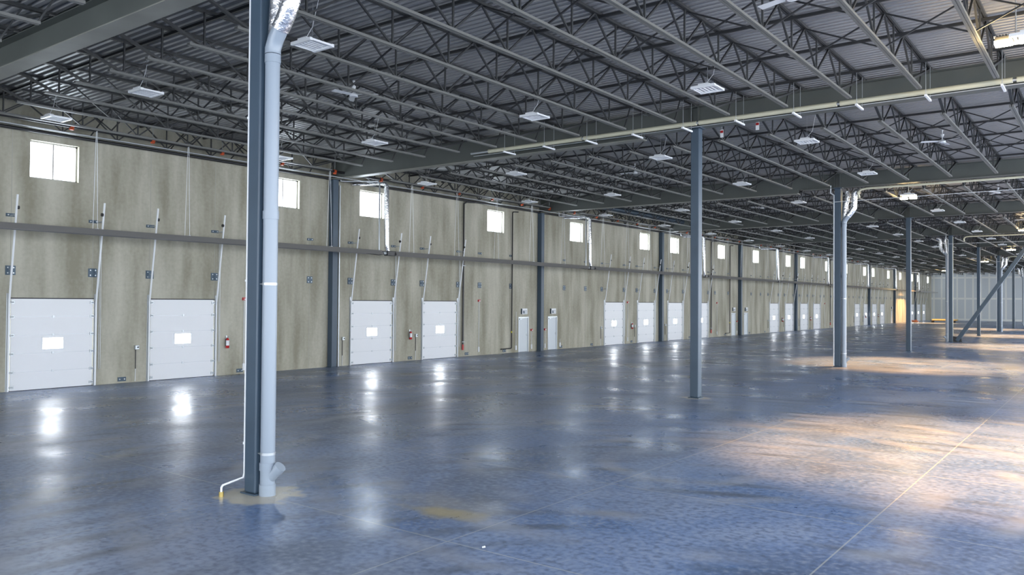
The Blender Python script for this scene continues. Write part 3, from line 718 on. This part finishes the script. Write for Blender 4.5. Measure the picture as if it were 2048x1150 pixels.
# ---------------------------------------------------------------- wall services
for i, y in enumerate([23.82, 54.9, 88.9]):
    q = MB().tube([(0.08, y, 0.34), (0.08, y, 7.74), (0.12, y+0.15, 7.84), (0.3, y+0.6, 7.86)], 0.042, 12)
    o = q.build('black_standpipe', 'black'); tag(o, 'black standpipe down the dock wall, %s from the near end' % nth(i+1), 'standpipe', 'black standpipes')
    for z in (0.75, 4.6): MB().box(-0.08, 0.05, -0.12, 0.12, z-0.012, z+0.012).build('clamp', 'galv', o, loc=(0.08, y, 0))
    MB().tube([(0.08, y, 0.34), (0.08, y, 0.62)], 0.05, 12).build('red_foot', 'red', o)
for i, y in enumerate([27.92, 58.85]):
    q = MB().tube([(0.25, y+0.3, 7.72), (0.08, y+0.1, 7.72), (0.08, y, 7.66), (0.08, y, 0.30), (0.08, y-0.06, 0.25), (0.08, y-0.95, 0.24)], 0.032, 12)
    o = q.build('gas_pipe', 'black'); tag(o, 'black gas pipe turning along the floor before the %s pair of exit doors' % ['nearer', 'farther'][i], 'gas pipe', 'black gas pipes')
    MB().tube([(0.08, y-0.02, 1.1), (0.08, y-0.02, 1.18)], 0.038, 10).build('pipe_tag', 'yellow', o)
def strobe(y, z, zb, label):
    r = empty('fire_alarm_device', (0, y, 0)); tag(r, label, 'fire alarm', 'red fire alarm devices')
    MB().box(0, 0.07, -0.07, 0.07, z, z+0.11).build('red_housing', 'red', r)
    MB().tube([(0.03, 0, zb), (0.03, 0, z)], 0.013, 8).build('conduit', 'white', r)
    MB().box(0, 0.05, -0.04, 0.04, zb-0.12, zb+0.14).build('junction_box', 'white', r)
    MB().box(0.07, 0.095, -0.03, 0.05, z+0.02, z+0.06).build('lens', 'white', r)
for y, z, zb, s_ in ((11.1, 2.78, 0.25, 'red alarm horn above a white conduit, past the second dock door'), (25.14, 2.78, 0.3, 'red alarm horn on a white conduit, past the fourth dock door'), (41.0, 2.75, 0.3, 'small red alarm horn between the fifth and sixth dock doors'), (56.2, 2.75, 0.3, 'small red alarm horn past the eighth dock door'),
                    (29.85, 1.15, 0.25, 'red pull station before the second steel wall column'), (31.18, 1.15, 0.25, 'red pull station just past the second steel wall column'), (60.6, 1.15, 0.25, 'red pull station before the fourth steel wall column'), (86.9, 2.75, 0.3, 'tiny red alarm horn past the twelfth dock door')):
    strobe(y, z, zb, s_)
for i, y in enumerate([28.37, 32.75]):
    r = empty('wall_conduit', (0, y, 0)); tag(r, 'white conduit with floor-level box beside the %s exit door' % nth(i+1), 'conduit', 'white conduits by exit doors')
    MB().tube([(0.03, 0, 0.3), (0.03, 0, 2.25 if i == 0 else 0.6)], 0.012, 8).build('tube', 'white', r); MB().box(0, 0.06, -0.05, 0.05, 0.14, 0.38).build('junction_box', 'white', r)
def control(y, i):
    r = empty('door_control', (0, y, 0)); tag(r, 'grey control box on a conduit beside the %s dock door' % nth(i), 'control box', 'dock door control boxes')
    MB().box(0.0, 0.09, -0.06, 0.07, 1.10, 1.24).build('box', 'galv', r, bevel=0.008)
    MB().box(0.09, 0.10, 0.0, 0.05, 1.15, 1.20).build('button', 'black', r)
    MB().tube([(0.03, -0.02, 0.45), (0.03, -0.02, 1.10)], 0.014, 8).build('dark_conduit', 'black', r); MB().tube([(0.03, -0.03, 0.03), (0.03, -0.02, 0.45)], 0.012, 8).build('pale_conduit', 'white', r)
for i, d in enumerate(DOORS):
    if i in (1, 2, 3, 4, 5, 6, 8, 9, 10, 12, 13): control(d-0.47, i+1)
def extinguisher(y, i):
    r = empty('fire_extinguisher', (0.09, y, 1.0)); tag(r, 'red fire extinguisher hung on the concrete, %s from the near end' % nth(i), 'fire extinguisher', 'fire extinguishers')
    MB().tube([(0, 0, 0.0), (0, 0, 0.02), (0, 0, 0.30), (0, 0, 0.35), (0, 0, 0.38)], [0.05, 0.065, 0.065, 0.045, 0.02], 18).build('cylinder', 'red', r)
    MB().tube([(0, 0, 0.10), (0, 0, 0.29)], 0.0665, 18).build('white_label', 'white', r)
    MB().beam((-0.02, 0, 0.40), (0.06, 0.03, 0.43), 0.025, 0.02).beam((-0.01, 0, 0.38), (0.07, 0.03, 0.38), 0.02, 0.012).build('handle', 'galv', r)
    MB().tube([(0, -0.02, 0.38), (0.0, -0.08, 0.33), (0.0, -0.085, 0.20), (0.0, -0.075, 0.08)], 0.011, 8).build('hose', 'black', r)
    MB().box(-0.09, -0.06, -0.03, 0.03, 0.12, 0.46).build('wall_bracket', 'galv', r)
for i, y in enumerate([10.36, 20.05, 41.55, 72.36, 81.46, 105.2, 112.2]): extinguisher(y, i+1)

for x, y, z, t in ((18.07, 16.0, 8.08, 'small white and red warning card on the joist end past the long beige pipe'), (16.85, 16.3, 8.05, 'small white card by the joist end beside the second interior column')):
    r = empty('warning_card', (x, y, z)); tag(r, t, 'card'); MB().box(-0.05, 0.05, -0.004, 0.004, -0.16, 0.08).build('card', 'white', r); MB().box(-0.045, 0.045, -0.008, -0.004, -0.02, 0.05).build('red_print', 'red', r)
    MB().tube([(0, 0, 0.07), (0, 0, 0.70)], 0.004, 5).build('string', 'white', r)
# ---------------------------------------------------------------- far odds and ends
r = empty('lumber_cart', (4.2, 131.3, 0)); tag(r, 'low cart loaded with long yellow lumber near the far drywall', 'cart')
MB().box(-0.8, 2.8, -0.6, 0.6, 0.28, 0.36).build('bed', 'black', r)
for sx in (-0.5, 2.4):
    for sy in (-0.5, 0.5): MB().tube([(sx, sy-0.05, 0.14), (sx, sy+0.05, 0.14)], 0.14, 14).build('wheel', 'black', r)
for k in range(4):
    for q in range(2):
        o = MB().box(0, 3.4, -0.1, 0.1, 0, 0.09).build('lumber_board', 'wood', None, loc=(4.2-0.5, 131.3-0.42+0.25*k, 0.36+0.1*q)); tag(o, 'yellow lumber board lying on the low cart near the far drywall', 'lumber', 'boards on the cart')
sc_ = MB()
for k in range(14): a = random.random()*6.28; cx = random.uniform(-.4, .5); cy = random.uniform(-.4, .4); sc_.beam((cx, cy, 0.05), (cx+math.cos(a)*0.5, cy+math.sin(a)*0.4, random.uniform(.08, .42)), 0.09, 0.07)
o = sc_.build('scrap_pile', 'rust', None, loc=(1.2, 131.5, 0)); tag(o, 'rust brown scrap heap at the foot of the far dock wall', 'scrap pile', kind='stuff')
o = MB().tube([(0, 0, 0), (0.03, 0.01, 0.01)], 0.012, 6).build('debris_chip', 'white', None, loc=(20.7, 0.05, 0.012)); tag(o, 'tiny white chip lying near a joint crossing in the floor', 'debris')
